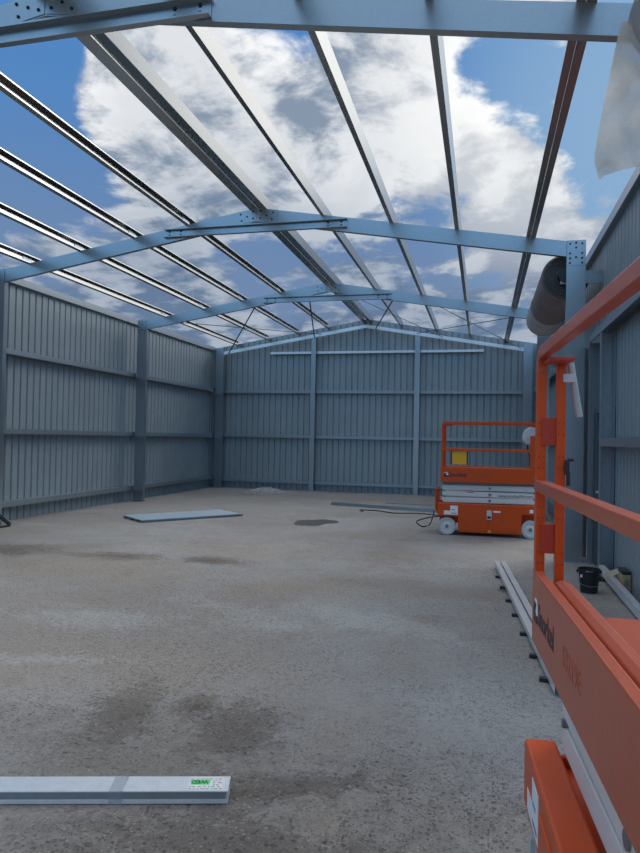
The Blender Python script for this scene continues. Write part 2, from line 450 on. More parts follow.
def rafter(x0, x1, y, label, mt=GALV, holes=True, RD=RD):
    """C rafter from the column x0 to the ridge x1, smooth web towards the camera"""
    b = bmesh.new()
    s = 1 if x1 > x0 else -1
    W = V(-s * sa, 0, ca)
    p0 = V(x0, y, zb(x0)) + W * (RD / 2); p1 = V(x1, y, zb(x1)) + W * (RD / 2)
    cut = s * SL * RD / 2
    csec(b, p0, p1, YP, W, RD, 0.075, 0.018, 0.004)
    # vertical cut at ridge
    for v in b.verts:
        if s * (v.co.x - x1) > -0.06:
            dx = x1 - v.co.x; v.co.x = x1 - s * 0.001; v.co.z += s * dx * SL
    o = tag(obj('roof_rafter', b, mt), label, 'rafter', 'portal frame rafters')
    b = bmesh.new()
    pa = V(x1 - s * 0.34, y - 0.005, zb(x1 - s * 0.34)); pb = V(x1 - s * 0.004, y - 0.005, zb(x1 - s * 0.004))
    if holes:
        vs = [pa + UP * 0.012, pb + UP * 0.012, pb + UP * (RD / ca - 0.008), pa + UP * (RD / ca - 0.008)]
        f = [b.verts.new(v - V(0, 0.002, 0)) for v in vs]; k = [b.verts.new(v + V(0, 0.0045, 0)) for v in vs]
        b.faces.new(f); b.faces.new(k[::-1])
        for i in range(4): b.faces.new((f[i], f[(i + 1) % 4], k[(i + 1) % 4], k[i]))
        bmesh.ops.translate(b, verts=b.verts[:], vec=-o.location); obj('ridge_plate', b, mt, o)
        pts = [V(x1 - s * dx, y - 0.008, zb(x1 - s * dx) + dz) for dx, dz in ((0.06, 0.06), (0.06, 0.17), (0.16, 0.11), (0.25, 0.06), (0.27, 0.17))]
        bolts(o, pts, V(0, -1, 0))
    else: b.free()
    return o

for y, nm in ((F1, 'nearest'), (F2, 'second'), (F3, 'third')):
    rafter(XL, XA, y, {F1: 'left sloping rafter of the nearest frame across the top edge', F2: 'left sloping rafter of the middle frame, meeting the left photo edge', F3: 'left sloping rafter of the frame nearest the back wall'}[y])
    rafter(XR, XA, y, {F1: 'long right rafter of the nearest frame across the top edge', F2: 'right sloping rafter of the middle frame, ending at the bolted column', F3: 'right sloping rafter near back wall, ending behind roller drum'}[y])
rafter(XL, XA, F4, 'left gable rafter along the top of the back wall', BRIGHT, False, 0.10)
rafter(XR, XA, F4, 'right gable rafter along the top of the back wall', BRIGHT, False, 0.10)

def apex_brace(y, z, label, d=0.135):
    b = bmesh.new(); csec(b, V(-5.09, y - 0.004, z), V(-2.05, y - 0.004, z), V(0, -1, 0), UP, d, 0.06, 0.016, 0.004)
    o = tag(obj('apex_brace', b, GALV), label, 'brace', 'horizontal apex braces')
    bolts(o, [V(x, y - 0.008, z + dz) for x in (-5.0, -4.8, -2.35, -2.14) for dz in (-0.03, 0.03)], V(0, -1, 0), 0.011)
apex_brace(F1, 4.905, 'horizontal channel brace across the upper left corner under the nearest ridge', 0.15)
apex_brace(F2, 4.935, 'horizontal channel brace below the ridge of the middle frame')
apex_brace(F3, 4.89, 'horizontal channel brace below the ridge nearest the back wall')

# ------------------------------------------------------------------ purlins
PD = 0.15
Y0P, Y1P = 2.2, WB - 0.02
def purlin(x, label, opening, d=PD, fl=0.062):
    """C purlin on top of the rafters; opening = +1 opens to the right, -1 to the left"""
    s = 1 if x < XA else -1
    W = V(-s * sa, 0, ca); T = V(ca, 0, s * sa)
    b = bmesh.new(); c = V(x, 0, zt(x) + 0.001) + W * (d / 2)
    csec(b, V(c.x, Y0P, c.z) - T * (opening * fl / 2), V(c.x, Y1P, c.z) - T * (opening * fl / 2), T * opening, W, d, fl, 0.018, 0.0045)
    o = tag(obj('roof_purlin', b, PURLIN), label, 'purlin', 'roof purlins running to the back wall')
    # cleats that hold the purlin at each frame
    for y in (F1, F2, F3):
        k = bmesh.new(); q = V(c.x, y, c.z) - W * 0.005 + T * opening * (0.004 - fl / 2 + 0.001)
        ext(k, [(0, -0.066), (0.006, -0.066), (0.006, 0.06), (0, 0.06)], q - YP * 0.09, q + YP * 0.14, T * opening, W)
        bmesh.ops.translate(k, verts=k.verts[:], vec=-o.location); obj('lap_plate', k, GALVD, o)
purlin(-4.70, 'first roof purlin to the left of the ridge pair', 1)
purlin(-5.66, 'second roof purlin to the left of the ridge pair', 1)
purlin(-6.66, 'third roof purlin left of the ridge pair', 1)
purlin(-7.66, 'fourth roof purlin left of the ridge pair, nearest the left wall', 1)
purlin(-3.575, 'left member of the ridge purlin pair, bright inner web', 1, fl=0.125)
purlin(-3.405, 'right member of the ridge purlin pair, grey web', -1, fl=0.125)
purlin(-2.45, 'first roof purlin to the right of the ridge pair', -1)
purlin(-1.38, 'second roof purlin to the right of the ridge pair', -1)
purlin(-0.41, 'third roof purlin right of the ridge pair', -1)
purlin(0.592, 'left member of the dark doubled purlin nearest the roller drums', 1)
purlin(0.661, 'right member of the dark doubled purlin nearest the roller drums', -1)

# eave purlins and gutters
for side, xw, lab in ((-1, WL, 'left'), (1, WR, 'right')):
    b = bmesh.new(); y1 = F4 + 0.28
    csec(b, V(xw - side * 0.075, 1.5, EAVE + 0.065), V(xw - side * 0.075, y1, EAVE + 0.065), V(side, 0, 0), UP, 0.13, 0.075, 0.02, 0.004)
    tag(obj('eave_purlin', b, GALV), 'steel eave purlin capping the %s ribbed wall' % lab, 'purlin', 'eave purlins')
    b = bmesh.new()
    ext(b, [(0, 0), (0.13, 0), (0.13, 0.16), (0.127, 0.16), (0.127, 0.003), (0.003, 0.003), (0.003, 0.13), (0, 0.13)],
        V(xw + side * 0.034, 1.5, EAVE + 0.0), V(xw + side * 0.034, y1, EAVE + 0.0), V(side, 0, 0), UP)
    tag(obj('roof_gutter', b, GUTTER), 'pale gutter running along the top of the %s wall' % lab, 'gutter', 'eave gutters')

# ------------------------------------------------------------------ girts
def girt(p0, p1, N, label, d=0.10, proj=0.15, mt=GALVD):
    """horizontal C girt; N points from the sheeting into the shed"""
    b = bmesh.new()
    prof = cprof(proj, d, 0.018, 0.003)
    ext(b, [(-d / 2 + u, w) for u, w in prof], p0, p1, UP * -1, N)
    return tag(obj('wall_girt', b, mt), label, 'girt', 'horizontal wall girts')
rows = ((3.13, 'upper'), (1.67, 'middle'), (0.33, 'lowest'))
gx = WL + 0.005 + 0.09
for z, r in rows:
    girt(V(gx, F2 + 0.02, z), V(gx, F3 - 0.03, z), V(1, 0, 0), '%s girt on the near bay of the left wall' % r, proj=0.17)
    girt(V(gx, F3 + 0.03, z), V(gx, F4 + 0.1, z), V(1, 0, 0), '%s girt on the far bay of the left wall' % r, proj=0.17)
gy = WB - 0.005 - 0.075
xm = (-5.15, -1.93)
cells = ((XL - 0.24, xm[0] - 0.01, 'left'), (xm[0] + 0.01, xm[1] - 0.01, 'centre'), (xm[1] + 0.01, XR + 0.24, 'right'))
for z, r in ((3.10, 'upper'), (1.69, 'middle'), (0.26, 'lowest')):
    for a, b_, c in cells:
        girt(V(a, gy, z), V(b_, gy, z), V(0, -1, 0), '%s girt in the %s bay of the back wall' % (r, c), d=0.09, proj=0.13)
girt(V(-6.6, gy, 4.33), V(xm[0] - 0.01, gy, 4.33), V(0, -1, 0), 'short top girt under the left gable slope', d=0.07, proj=0.13, mt=BRIGHT)
girt(V(xm[0] + 0.01, gy, 4.33), V(xm[1] - 0.01, gy, 4.33), V(0, -1, 0), 'top girt below the ridge of the back wall', d=0.07, proj=0.13, mt=BRIGHT)
girt(V(xm[1] + 0.01, gy, 4.33), V(0.0, gy, 4.33), V(0, -1, 0), 'short top girt under the right gable slope', d=0.07, proj=0.13, mt=BRIGHT)
gx = WR - 0.005 - 0.09
for z, r in ((3.10, 'upper'), (1.67, 'middle')):
    girt(V(gx, 4.80, z), V(gx, 8.80 if z < 2 else F2 - 0.02, z), V(-1, 0, 0), '%s girt on the right wall next to the lift guard rail' % r, proj=0.17)
for z, r in rows:
    girt(V(gx, 13.5, z), V(gx, F4 + 0.1, z), V(-1, 0, 0), '%s girt on the right wall beyond the roller door' % r, proj=0.17)

# wind posts on the back wall
for x, l in ((xm[0], 'left'), (xm[1], 'right')):
    b = bmesh.new(); csec(b, V(x, F4 + 0.02, 0), V(x, F4 + 0.02, zb(x) + 0.03), YP, XP, 0.15, 0.065, 0.018, 0.004)
    o = tag(obj('wind_post', b, GALV), '%s slim steel post standing against the back wall' % l, 'post', 'back wall posts')
    b = bmesh.new(); box(b, x - 0.09, x + 0.09, F4, F4 + 0.1, 0, 0.01); bmesh.ops.translate(b, verts=b.verts[:], vec=-o.location)
    obj('base_plate', b, GALVD, o)

# door and roller-door studs on the right wall
for y, l in ((8.85, 'nearer door stud on the right wall, right of the personnel door'), (9.72, 'further door stud on right wall, left of the personnel door'), (10.22, 'steel stud at the near edge of the roller door opening')):
    b = bmesh.new(); csec(b, V(WR - 0.10, y, 0), V(WR - 0.10, y, 3.04), YP * (1 if y > 9 else -1), XP, 0.17, 0.06, 0.018, 0.004)
    tag(obj('wall_stud', b, GALV if y > 9 else GALVD), l, 'stud', 'right wall studs')

# thin roof bracing straps in the far bay
def strap(a, b_, r, label, mt=DARKSTEEL):
    h = 0.03 if r > 0.01 else 0.10
    bm = bmesh.new(); cyl(bm, V(a[0], a[1], zb(a[0]) + h), V(b_[0], b_[1], zb(b_[0]) + h * 0.6), r, 8)
    tag(obj('brace_rod', bm, mt), label, 'brace', 'roof bracing rods in the far bay')
strap((-5.32, F3 + 0.08), (-7.95, F4 - 0.02), 0.017, 'dark steep bracing rod dropping to the left corner column')
strap((-4.0, F3 + 0.08), (-5.12, F4 - 0.02), 0.017, 'dark bracing rod dropping to the left wind post')
strap((-2.02, F3 + 0.08), (-3.2, F4 - 0.02), 0.017, 'dark bracing rod near the right end of the far apex brace')
strap((-1.2, F3 + 0.08), (1.05, F4 - 0.02), 0.009, 'thin roof rod falling rightwards towards the right corner column')
strap((0.9, F3 + 0.08), (-1.95, F4 - 0.02), 0.009, 'thin roof rod running from roller drum towards right wind post')
strap((-3.3, F3 + 0.08), (-1.2, F4 - 0.02), 0.009, 'thin roof rod falling rightwards behind the far apex brace')
strap((-7.6, F3 + 0.08), (-4.9, F4 - 0.02), 0.009, 'thin roof rod rising to the left wind post')

# ------------------------------------------------------------------ roller doors (rolled-up drums over the openings)
def roller(cx, cz, y0, y1, r, label, far_wrap, ring_seed):
    t = thing('roller_door', label, 'roller door', (cx, (y0 + y1) / 2, cz - r), 0, 'rolled-up roller doors')
    o = t.location
    L = [y0, y0 + (y1 - y0) * 0.30, y0 + (y1 - y0) * 0.36, y0 + (y1 - y0) * 0.62, y0 + (y1 - y0) * 0.66, y1]
    b = bmesh.new()
    prof = [(0.10, y0), (r - 0.02, y0), (r, y0 + 0.02), (r, L[1]), (r - 0.006, L[1] + 0.03), (r, L[2]), (r, L[3]), (0.10, L[3])]
    lathe(b, prof, V(cx, 0, cz), YP, 48, closed=True)
    bmesh.ops.translate(b, verts=b.verts[:], vec=-o); obj('curtain_roll', b, CURTAIN if far_wrap else CURTAINL, t)
    b = bmesh.new(); lathe(b, [(0.10, L[3]), (r + 0.004, L[3]), (r + 0.006, L[4]), (r + 0.002, L[4] + 0.02), (r + 0.002, y1 - 0.02), (r - 0.02, y1), (0.10, y1)], V(cx, 0, cz), YP, 48, closed=True)
    bmesh.ops.translate(b, verts=b.verts[:], vec=-o); obj('wrapping', b, CURTAINL, t)
    for e, q in ((y0, -1), (y1, 1)):          # the coiled edge seen at each end
        b = bmesh.new(); n = 150
        prev = None
        for i in range(n + 1):
            a = i / n * 2 * math.pi * 6; rr = 0.11 + (r - 0.135) * i / n
            c = V(cx + math.cos(a) * rr, e, cz + math.sin(a) * rr); w = V(math.cos(a), 0, math.sin(a)) * 0.012
            ring = [b.verts.new(c - w), b.verts.new(c + w), b.verts.new(c + w + YP * q * 0.03), b.verts.new(c - w + YP * q * 0.03)]
            if prev:
                for k in range(4): b.faces.new((prev[k], prev[(k + 1) % 4], ring[(k + 1) % 4], ring[k]))
            prev = ring
        bmesh.ops.translate(b, verts=b.verts[:], vec=-o); obj('curtain_edge', b, SPIRAL, t)
    b = bmesh.new(); cyl(b, (cx, y0 - 0.12, cz), (cx, y1 + 0.12, cz), 0.105, 20)
    bmesh.ops.translate(b, verts=b.verts[:], vec=-o); obj('axle', b, DARKSTEEL, t)
    for e in (y0 - 0.10, y1 + 0.06):
        b = bmesh.new(); box(b, cx - 0.08, WR - 0.005, e, e + 0.03, cz - 0.12, cz + 0.06)
        bmesh.ops.translate(b, verts=b.verts[:], vec=-o); obj('bracket', b, GALVD, t)
    return t
roller(1.115, 4.02, 9.93, 13.3, 0.33, 'brown rolled-up roller door drum behind the wide bolted column', True, 1)
roller(1.17, 4.30, 1.3, 4.47, 0.315, 'dark rolled-up roller door drum at the top right photo corner', False, 2)

# loose plastic film hanging off the near drum
b = bmesh.new(); nu, nv = 26, 30; gridv = []
for j in range(nv + 1):
    v = j / nv; row = []
    for i in range(nu + 1):
        u = i / nu
        left = 0.80 - 0.16 * min(1, v * 1.15) ** 0.9 + 0.03 * max(0, v - 0.8) * 5
        x = left + (1.52 - left) * u
        top = 4.00 if u < 0.2 else 4.00
        arc = 1.17 - x
        top = 4.30 - math.sqrt(max(0.0, 0.319 ** 2 - min(abs(arc), 0.318) ** 2)) - 0.004
        bot = 3.265 + 0.38 * u + 0.012 * math.sin(u * 14)
        z = top + (bot - top) * v
        y = 4.36 + 0.035 * math.sin(u * 11 + v * 4) * v + 0.022 * math.sin(u * 31 - v * 9) * v + 0.02 * math.sin(v * 17 + u * 9) * v + 0.012 * math.sin(u * 47 + v * 23) * v
        row.append(b.verts.new((x, y, z)))
    gridv.append(row)
for j in range(nv):
    for i in range(nu):
        b.faces.new((gridv[j][i], gridv[j][i + 1], gridv[j + 1][i + 1], gridv[j + 1][i]))
tag(obj('plastic_film', b, FILM, smooth=True), 'translucent white plastic film hanging from the drum at top right', 'plastic film')

# ------------------------------------------------------------------ scissor lifts
def scissor_lift(loc, rotz, label, near):
    t = thing('scissor_lift', label, 'scissor lift', loc, rotz, 'orange scissor lifts')
    X = V(1, 0, 0); Z = V(0, 0, 1)
    A = lambda n, b, m, bev=0.003, p=t, sm=False: obj(n, b, m, p, bevel=bev, smooth=sm)
    OR = ORANGE
    # chassis
    b = bmesh.new()
    for y0, y1 in ((-0.016, 0.095), (0.665, 0.776)):
        # outline of a side beam: wheel arches at both ends
        prof = [(-0.045, 0.33), (0.30, 0.33), (0.315, 0.06), (1.36, 0.06), (1.375, 0.40), (1.70, 0.40), (1.72, 0.42), (1.72, 0.56), (-0.045, 0.56)]
        ext(b, prof, V(0, y0, 0), V(0, y1, 0), X, Z)
    box(b, 0.33, 1.36, 0.095, 0.665, 0.10, 0.42); box(b, -0.02, 0.34, 0.15, 0.61, 0.20, 0.46); box(b, 1.35, 1.70, 0.15, 0.61, 0.20, 0.46); box(b, -0.02, 1.70, 0.09, 0.67, 0.44, 0.48)
    box(b, -0.03, 0.0, 0.095, 0.665, 0.30, 0.52); box(b, 1.69, 1.72, 0.095, 0.665, 0.36, 0.52)
    ch = A('chassis', b, OR, 0.012)
    for x0, x1 in ((0.34, 0.80), (0.83, 1.30)):
        b = bmesh.new(); box(b, x0, x1, -0.022, -0.012, 0.09, 0.49); A('side_door', b, OR, 0.003)
    b = bmesh.new(); box(b, 0.79, 0.87, -0.028, -0.014, 0.30, 0.46); A('latch_plate', b, PALEP, 0.002)
    b = bmesh.new(); box(b, 0.80, 0.86, -0.033, -0.026, 0.32, 0.36); A('latch', b, DARKSTEEL, 0.001)
    # stickers on the chassis
    for x0, x1, z0, z1, mt in ((0.17, 0.30, 0.36, 0.52, STICK), (0.06, 0.17, 0.36, 0.43, STICK), (0.90, 1.02, 0.425, 0.455, STICK), (1.50, 1.56, 0.44, 0.50, STICK), (0.19, 0.28, 0.38, 0.395, BLUEST), (0.19, 0.25, 0.44, 0.455, BLUEST)):
        b = bmesh.new(); e = 0.0015 if mt is STICK else 0.0025; box(b, x0, x1, -e - (0.022 if x0 == 0.90 else 0.016), -0.0155, z0, z1); A('sticker', b, mt, 0)
    b = bmesh.new(); ext(b, [(0.80, 0.075), (0.87, 0.075), (0.835, 0.13)], V(0, -0.0245, 0), V(0, -0.0215, 0), X, Z); A('warning_triangle', b, YELLOW, 0)
    # entry ladder at the end
    b = bmesh.new()
    for y0 in (0.20, 0.52):
        ext(b, [(-0.03, 0.34), (-0.06, 0.34), (-0.105, 0.44), (-0.105, 0.77), (-0.085, 0.80), (-0.03, 0.80), (-0.03, 0.77), (-0.065, 0.77), (-0.07, 0.74), (-0.07, 0.45), (-0.03, 0.40)], V(0, y0, 0), V(0, y0 + 0.03, 0), X, Z)
    for z in (0.42, 0.60, 0.76): box(b, -0.10, -0.06, 0.23, 0.52, z, z + 0.025)
    ext(b, [(-0.03, 0.34), (-0.06, 0.34), (-0.10, 0.44), (-0.105, 0.60), (-0.10, 0.74), (-0.075, 0.79), (-0.02, 0.80), (-0.02, 0.60)], V(0, 0.23, 0), V(0, 0.245, 0), X, Z)
    A('ladder', b, OR, 0.003)
    # wheels
    for x in (0.115, 1.52):
        for y0, q in ((0.0, -1), (0.76, 1)):
            b = bmesh.new(); yc = y0 - q * 0.05
            lathe(b, [(0.11, -0.048), (0.145, -0.048), (0.155, -0.036), (0.155, 0.036), (0.145, 0.048), (0.11, 0.048)], V(x, yc, 0.155), YP, 36, True)
            w = A('wheel', b, RUBBER, 0, sm=False)
            b = bmesh.new(); lathe(b, [(0.115, -0.03), (0.115, 0.03)], V(x, yc, 0.155), YP, 32)
            lathe(b, [(0.07, q * 0.029), (0.055, q * 0.044)], V(x, yc, 0.155), YP, 24); A('rim', b, WHITEP, 0.003, w)
            b = bmesh.new(); lathe(b, [(0.034, q * 0.03), (0.032, q * 0.05), (0.02, q * 0.056)], V(x, yc, 0.155), YP, 18); A('hub', b, GREYM, 0, w)
    # scissor stack
    def arm(y0, y1, zc, tilt, h=0.092, x0=0.02, x1=1.62):
        b = bmesh.new(); L = (x1 - x0) / 2 - h / 2; prof = []
        for k in range(9): a = -math.pi / 2 + math.pi * k / 8; prof.append((L + math.cos(a) * h / 2, math.sin(a) * h / 2))
        for k in range(9): a = math.pi / 2 + math.pi * k / 8; prof.append((-L + math.cos(a) * h / 2, math.sin(a) * h / 2))
        c, s = math.cos(tilt), math.sin(tilt); xm_ = (x0 + x1) / 2
        ext(b, [(xm_ + u * c - w * s, zc + u * s + w * c) for u, w in prof], V(0, y0, 0), V(0, y1, 0), X, Z)
        return b
    for k, zc in enumerate((0.615, 0.72, 0.83)):
        sgn = (1, -1, 1)[k] * 0.008
        for y0, y1 in ((0.105, 0.135), (0.625, 0.655)): A('scissor_arm', arm(y0, y1, zc, sgn), WHITEP, 0.005)
        for y0, y1 in ((0.145, 0.175), (0.585, 0.615)): A('scissor_arm', arm(y0, y1, zc, -sgn * 1.6), WHITEP, 0.005)
        for xp, zp, rp in ((0.84, zc, 0.024), (0.06, zc + 0.05, 0.016), (1.58, zc + 0.05, 0.016)):
            b = bmesh.new(); cyl(b, (xp, 0.097, zp), (xp, 0.663, zp), rp, 16); A('pivot_pin', b, GREYM, 0)
    b = bmesh.new(); box(b, 0.02, 1.64, 0.11, 0.65, 0.885, 0.93); A('under_frame', b, GREYM, 0.004)
    A('lettering', text_bm('www.snorkellifts.com', 0.075, V(0.98, 0.1040, 0.685), X, Z, sx=0.9), BLACKT, 0)
    b = bmesh.new(); box(b, 0.45, 0.57, 0.1038, 0.105, 0.745, 0.757); A('red_label', b, ORANGE_DK, 0)
    # platform
    b = bmesh.new(); box(b, 0.0, 1.67, 0.03, 0.73, 0.93, 1.03); A('deck', b, ORANGE_WORN_SHADED, 0.004)
    for y0, y1, q in ((0.0, 0.032, 1), (0.728, 0.76, -1)):
        b = bmesh.new(); box(b, -0.01, 1.68, y0, y1, 0.93, 1.19); A('toe_board', b, OR if not near else ORANGE_WORN_SHADED, 0.006)  # near lift: dimmer side light put into the board colour
    b = bmesh.new(); box(b, 1.65, 1.68, 0.032, 0.728, 1.03, 1.19); A('toe_board', b, OR, 0.004)
    # rounded inner kick plate of the sliding deck
    for q in (0, 1):
        prof = [(0.055, 1.03), (0.055, 1.145), (0.062, 1.163), (0.080, 1.172), (0.105, 1.168), (0.125, 1.152), (0.205, 1.045), (0.215, 1.03)]
        if q: prof = [(0.76 - a, z) for a, z in prof]
        b = bmesh.new(); ext(b, prof, V(0.09, 0, 0), V(1.64, 0, 0), V(0, 1, 0), Z); A('kick_plate', b, ORANGE_WORN_SHADED, 0.004)
    # guard rails: outer hoop on each side
    for y, q in ((0.018, 1), (0.742, -1)):
        pts = [V(0.02, y, 1.90)]
        R0 = 0.06
        for k in range(7):
            a = math.pi - math.pi / 2 * k / 6; pts.append(V(0.02 + R0 + math.cos(a) * R0, y, 1.972 - R0 + math.sin(a) * R0))
        for k in range(7):
            a = math.pi / 2 - math.pi / 2 * k / 6; pts.append(V(1.64 - R0 + math.cos(a) * R0, y, 1.972 - R0 + math.sin(a) * R0))
        pts.append(V(1.64, y, 1.90))
        b = bmesh.new(); sweep(b, pts, 0.0165, 0.021, V(0, 1, 0)); rail = A('guard_rail', b, OR if not near else ORANGE_WORN_SHADED, 0.004)  # near lift: rail shade comes from the darker paint, posts stay vivid
        for xp in (0.02, 1.64):
            b = bmesh.new(); box(b, xp - 0.0205, xp + 0.0205, y - 0.0163, y + 0.0163, 1.17, 1.902); A('corner_post', b, OR, 0.003)
        b = bmesh.new(); box(b, -0.005, 1.66, y - 0.019, y + 0.019, 1.475, 1.515); A('mid_rail', b, OR if not near else ORANGE_WORN_SHADED, 0.004)  # same painted shade on the near mid rails
        yi = y + q * 0.063
        b = bmesh.new(); box(b, 0.03, 0.065, yi - 0.0155, yi + 0.0155, 1.03, 1.93); A('inner_post', b, OR, 0.004)
        for z0, z1 in ((1.255, 1.36), (1.64, 1.74)):
            b = bmesh.new(); box(b, 0.038, 0.05, min(y, yi), max(y, yi), z0, z1); A('post_plate', b, ORANGE_DK, 0.002)
        b = bmesh.new(); box(b, 0.04, 0.19, min(y, yi), max(y, yi) + 0.02, 1.928, 1.940); A('top_plate', b, ORANGE_DK, 0.002)
        b = bmesh.new(); cyl(b, (0.10, yi - q * 0.034, 1.915), (0.10, yi - q * 0.034, 1.928), 0.014, 6); A('bolt', b, GREYM, 0)
        b = bmesh.new()
        for yy in (y, yi):
            for z in (1.22, 1.26, 1.38, 1.42, 1.56, 1.60, 1.68, 1.72):
                for dy in (-0.008, 0.008):
                    xx = 0.0425 if yy == y else 0.0655
                    cyl(b, (xx - 0.001, yy + dy, z), (xx + 0.001, yy + dy, z), 0.0022, 8)
        A('bolt_hole', b, BLACK, 0)
    b = bmesh.new(); box(b, 1.622, 1.66, 0.037, 0.723, 1.96, 2.0); box(b, 1.622, 1.66, 0.037, 0.723, 1.475, 1.515); A('end_rail', b, OR, 0.004)
    # writing on the visible toe board
    A('lettering', text_bm('Snorkel', 0.105, V(0.135, -0.0004, 1.025), X, Z, thick=0.0006, bold=0.002, sx=0.95), BLACKT, 0)
    A('lettering', text_bm('S3219E', 0.085, V(0.575, -0.0003, 1.035), X, Z, thick=0.0005, sx=0.95), BROWNT, 0)
    b = bmesh.new(); cyl(b, (0.085, -0.0015, 1.06), (0.085, 0.001, 1.06), 0.042, 24); lg = A('logo', b, STICK, 0)
    b = bmesh.new(); ext(b, [(0.05, 1.02), (0.12, 1.02), (0.128, 1.05), (0.095, 1.045), (0.085, 1.06), (0.105, 1.085), (0.06, 1.09), (0.045, 1.06)], V(0, -0.0028, 0), V(0, -0.0012, 0), X, Z); A('logo_mark', b, BLACKT, 0, lg)
    # control station at the drive end
    b = bmesh.new(); box(b, 1.50, 1.62, 0.0, 0.04, 1.19, 1.76); A('control_panel', b, OR, 0.004)
    b = bmesh.new()
    ext(b, [(1.38, 1.70), (1.42, 1.62), (1.48, 1.60), (1.63, 1.62), (1.64, 1.80), (1.60, 1.90), (1.50, 1.92), (1.42, 1.86), (1.385, 1.78)], V(0, 0.06, 0), V(0, 0.30, 0), X, Z)
    A('control_box', b, PALEP, 0.03)
    b = bmesh.new(); tube(b, catmull([(1.46, 0.10, 1.61), (1.47, 0.10, 1.50), (1.50, 0.06, 1.40), (1.50, 0.05, 1.25)]), 0.012); A('cable', b, BLACK, 0)
    if near:
        b = bmesh.new(); cyl(b, (0.05, 0.112, 1.935), (0.03, 0.148, 1.745), 0.012, 14); A('hanging_lever', b, PVC, 0)['label'] = 'grey lever hanging from the guard rail corner'
        b = bmesh.new(); box(b, 0.02, 0.07, 0.085, 0.125, 1.865, 1.895); A('lever_clip', b, PALEP, 0.002)
        b = bmesh.new(); box(b, 0.072, 0.090, 0.090, 0.106, 1.54, 1.59); cyl(b, (0.08, 0.10, 1.592), (0.08, 0.122, 1.592), 0.006, 10); cyl(b, (0.08, 0.104, 1.50), (0.08, 0.104, 1.55), 0.007, 10); A('gate_latch', b, DARKSTEEL, 0.002)
    else:
        b = bmesh.new(); box(b, 0.185, 0.44, 0.03, 0.09, 1.24, 1.49); A('manual_holder', b, YELLOW, 0.006)
        b = bmesh.new()
        for x0 in (0.165, 0.44): box(b, x0, x0 + 0.018, 0.025, 0.095, 1.235, 1.49)
        A('holder_strap', b, DARKSTEEL, 0)
        b = bmesh.new(); cyl(b, (0.52, 0.018, 1.965), (0.52, 0.018, 1.90), 0.02, 10); cyl(b, (0.52, 0.018, 1.90), (0.53, 0.018, 1.74), 0.012, 8, 0.004); A('lanyard', b, GREYM, 0)
    return t

LIFT_FAR = scissor_lift((-0.702, 11.785, 0), math.radians(1.7), 'whole orange scissor lift parked before the back wall with yellow holder', False)
LIFT_NEAR = scissor_lift((0.185, 2.53, 0), math.radians(-86.1), 'large close-up orange scissor lift cut off by the right photo edge', True)

# black cable trailing from the far lift
b = bmesh.new(); tube(b, catmull([(-0.84, 12.25, 0.36), (-0.90, 12.6, 0.18), (-0.98, 13.0, 0.012), (-1.05, 12.7, 0.012), (-1.12, 12.75, 0.012), (-1.27, 13.45, 0.012), (-1.1, 14.2, 0.012), (-0.9, 14.6, 0.012), (-1.35, 14.9, 0.012), (-1.9, 14.75, 0.012), (-2.3, 15.05, 0.012), (-2.72, 15.1, 0.012), (-2.6, 14.75, 0.012)], 10), 0.011)
tag(obj('power_cable', b, BLACK, smooth=True), 'black cable looping over the floor left of the far orange lift', 'cable')

# ------------------------------------------------------------------ loose items on the slab
# pair of channels lying on dark bearers, right of centre
def floor_channel(a, b_, w, h, label, mt, z=0.03):
    a = V(a[0], a[1], z); b_ = V(b_[0], b_[1], z); d = (b_ - a).normalized(); n = d.cross(UP)
    bm = bmesh.new()
    ext(bm, [(-w / 2, 0), (-w / 2 + 0.004, 0), (-w / 2 + 0.004, h - 0.004), (w / 2 - 0.004, h - 0.004), (w / 2 - 0.004, 0), (w / 2, 0), (w / 2, h), (-w / 2, h)], a, b_, n, UP)
    return tag(obj('steel_channel', bm, mt), label, 'channel', 'steel channels lying beside the near lift')
floor_channel((0.205, 9.05), (0.505, 4.55), 0.062, 0.05, 'left of two pale steel channels lying side by side beside the near lift', BRIGHT)
floor_channel((0.285, 9.05), (0.585, 4.55), 0.062, 0.05, 'right of two pale steel channels lying side by side beside the near lift', BRIGHT)
for k, y in enumerate((8.3, 7.72, 7.1, 6.53, 5.92, 5.33, 4.83)):
    x = 0.205 + (9.05 - y) * 0.0667
    bm = bmesh.new(); box(bm, x - 0.082, x + 0.15, y - 0.022, y + 0.022, 0.0, 0.03)
    o = obj('bearer_block', bm, DARKSTEEL, bevel=0.003)
    pos = ('first', 'second', 'third', 'fourth', 'fifth', 'sixth', 'seventh', 'eighth')[k]
    tag(o, '%s dark bearer from the far end under the two pale channels' % pos, 'bearer', 'bearers under the pale channels')

# boxed pair of purlins in the left foreground
pa, pb = V(-2.75, 2.325, 0), V(-1.086, 2.808, 0)
d = (pb - pa).normalized(); n = V(-d.y, d.x, 0)
t = thing('purlin_bundle', 'shiny boxed steel purlin with green tag lying in the left foreground', 'purlin bundle', pa, math.atan2(d.y, d.x))
Lb = (pb - pa).length
b = bmesh.new(); X = V(1, 0, 0); Yl = V(0, 1, 0)
ext(b, [(0, 0), (0.13, 0), (0.13, 0.055), (0, 0.055), (0, 0.051), (0.126, 0.051), (0.126, 0.004), (0.004, 0.004), (0.004, 0.02), (0, 0.02)], V(0, 0, 0.004), V(Lb, 0, 0.004), Yl, UP)
obj('outer_channel', b, BRIGHT, t)
b = bmesh.new(); csec(b, V(0.004, 0.067, 0.030), V(Lb - 0.012, 0.067, 0.030), UP * -1, Yl, 0.11, 0.02, 0.005, 0.004)
obj('inner_channel', b, GALVD, t)
b = bmesh.new(); box(b, 0.0, Lb - 0.01, 0.0005, 0.005, 0.0085, 0.0545); obj('inner_web', b, GALVD, t)
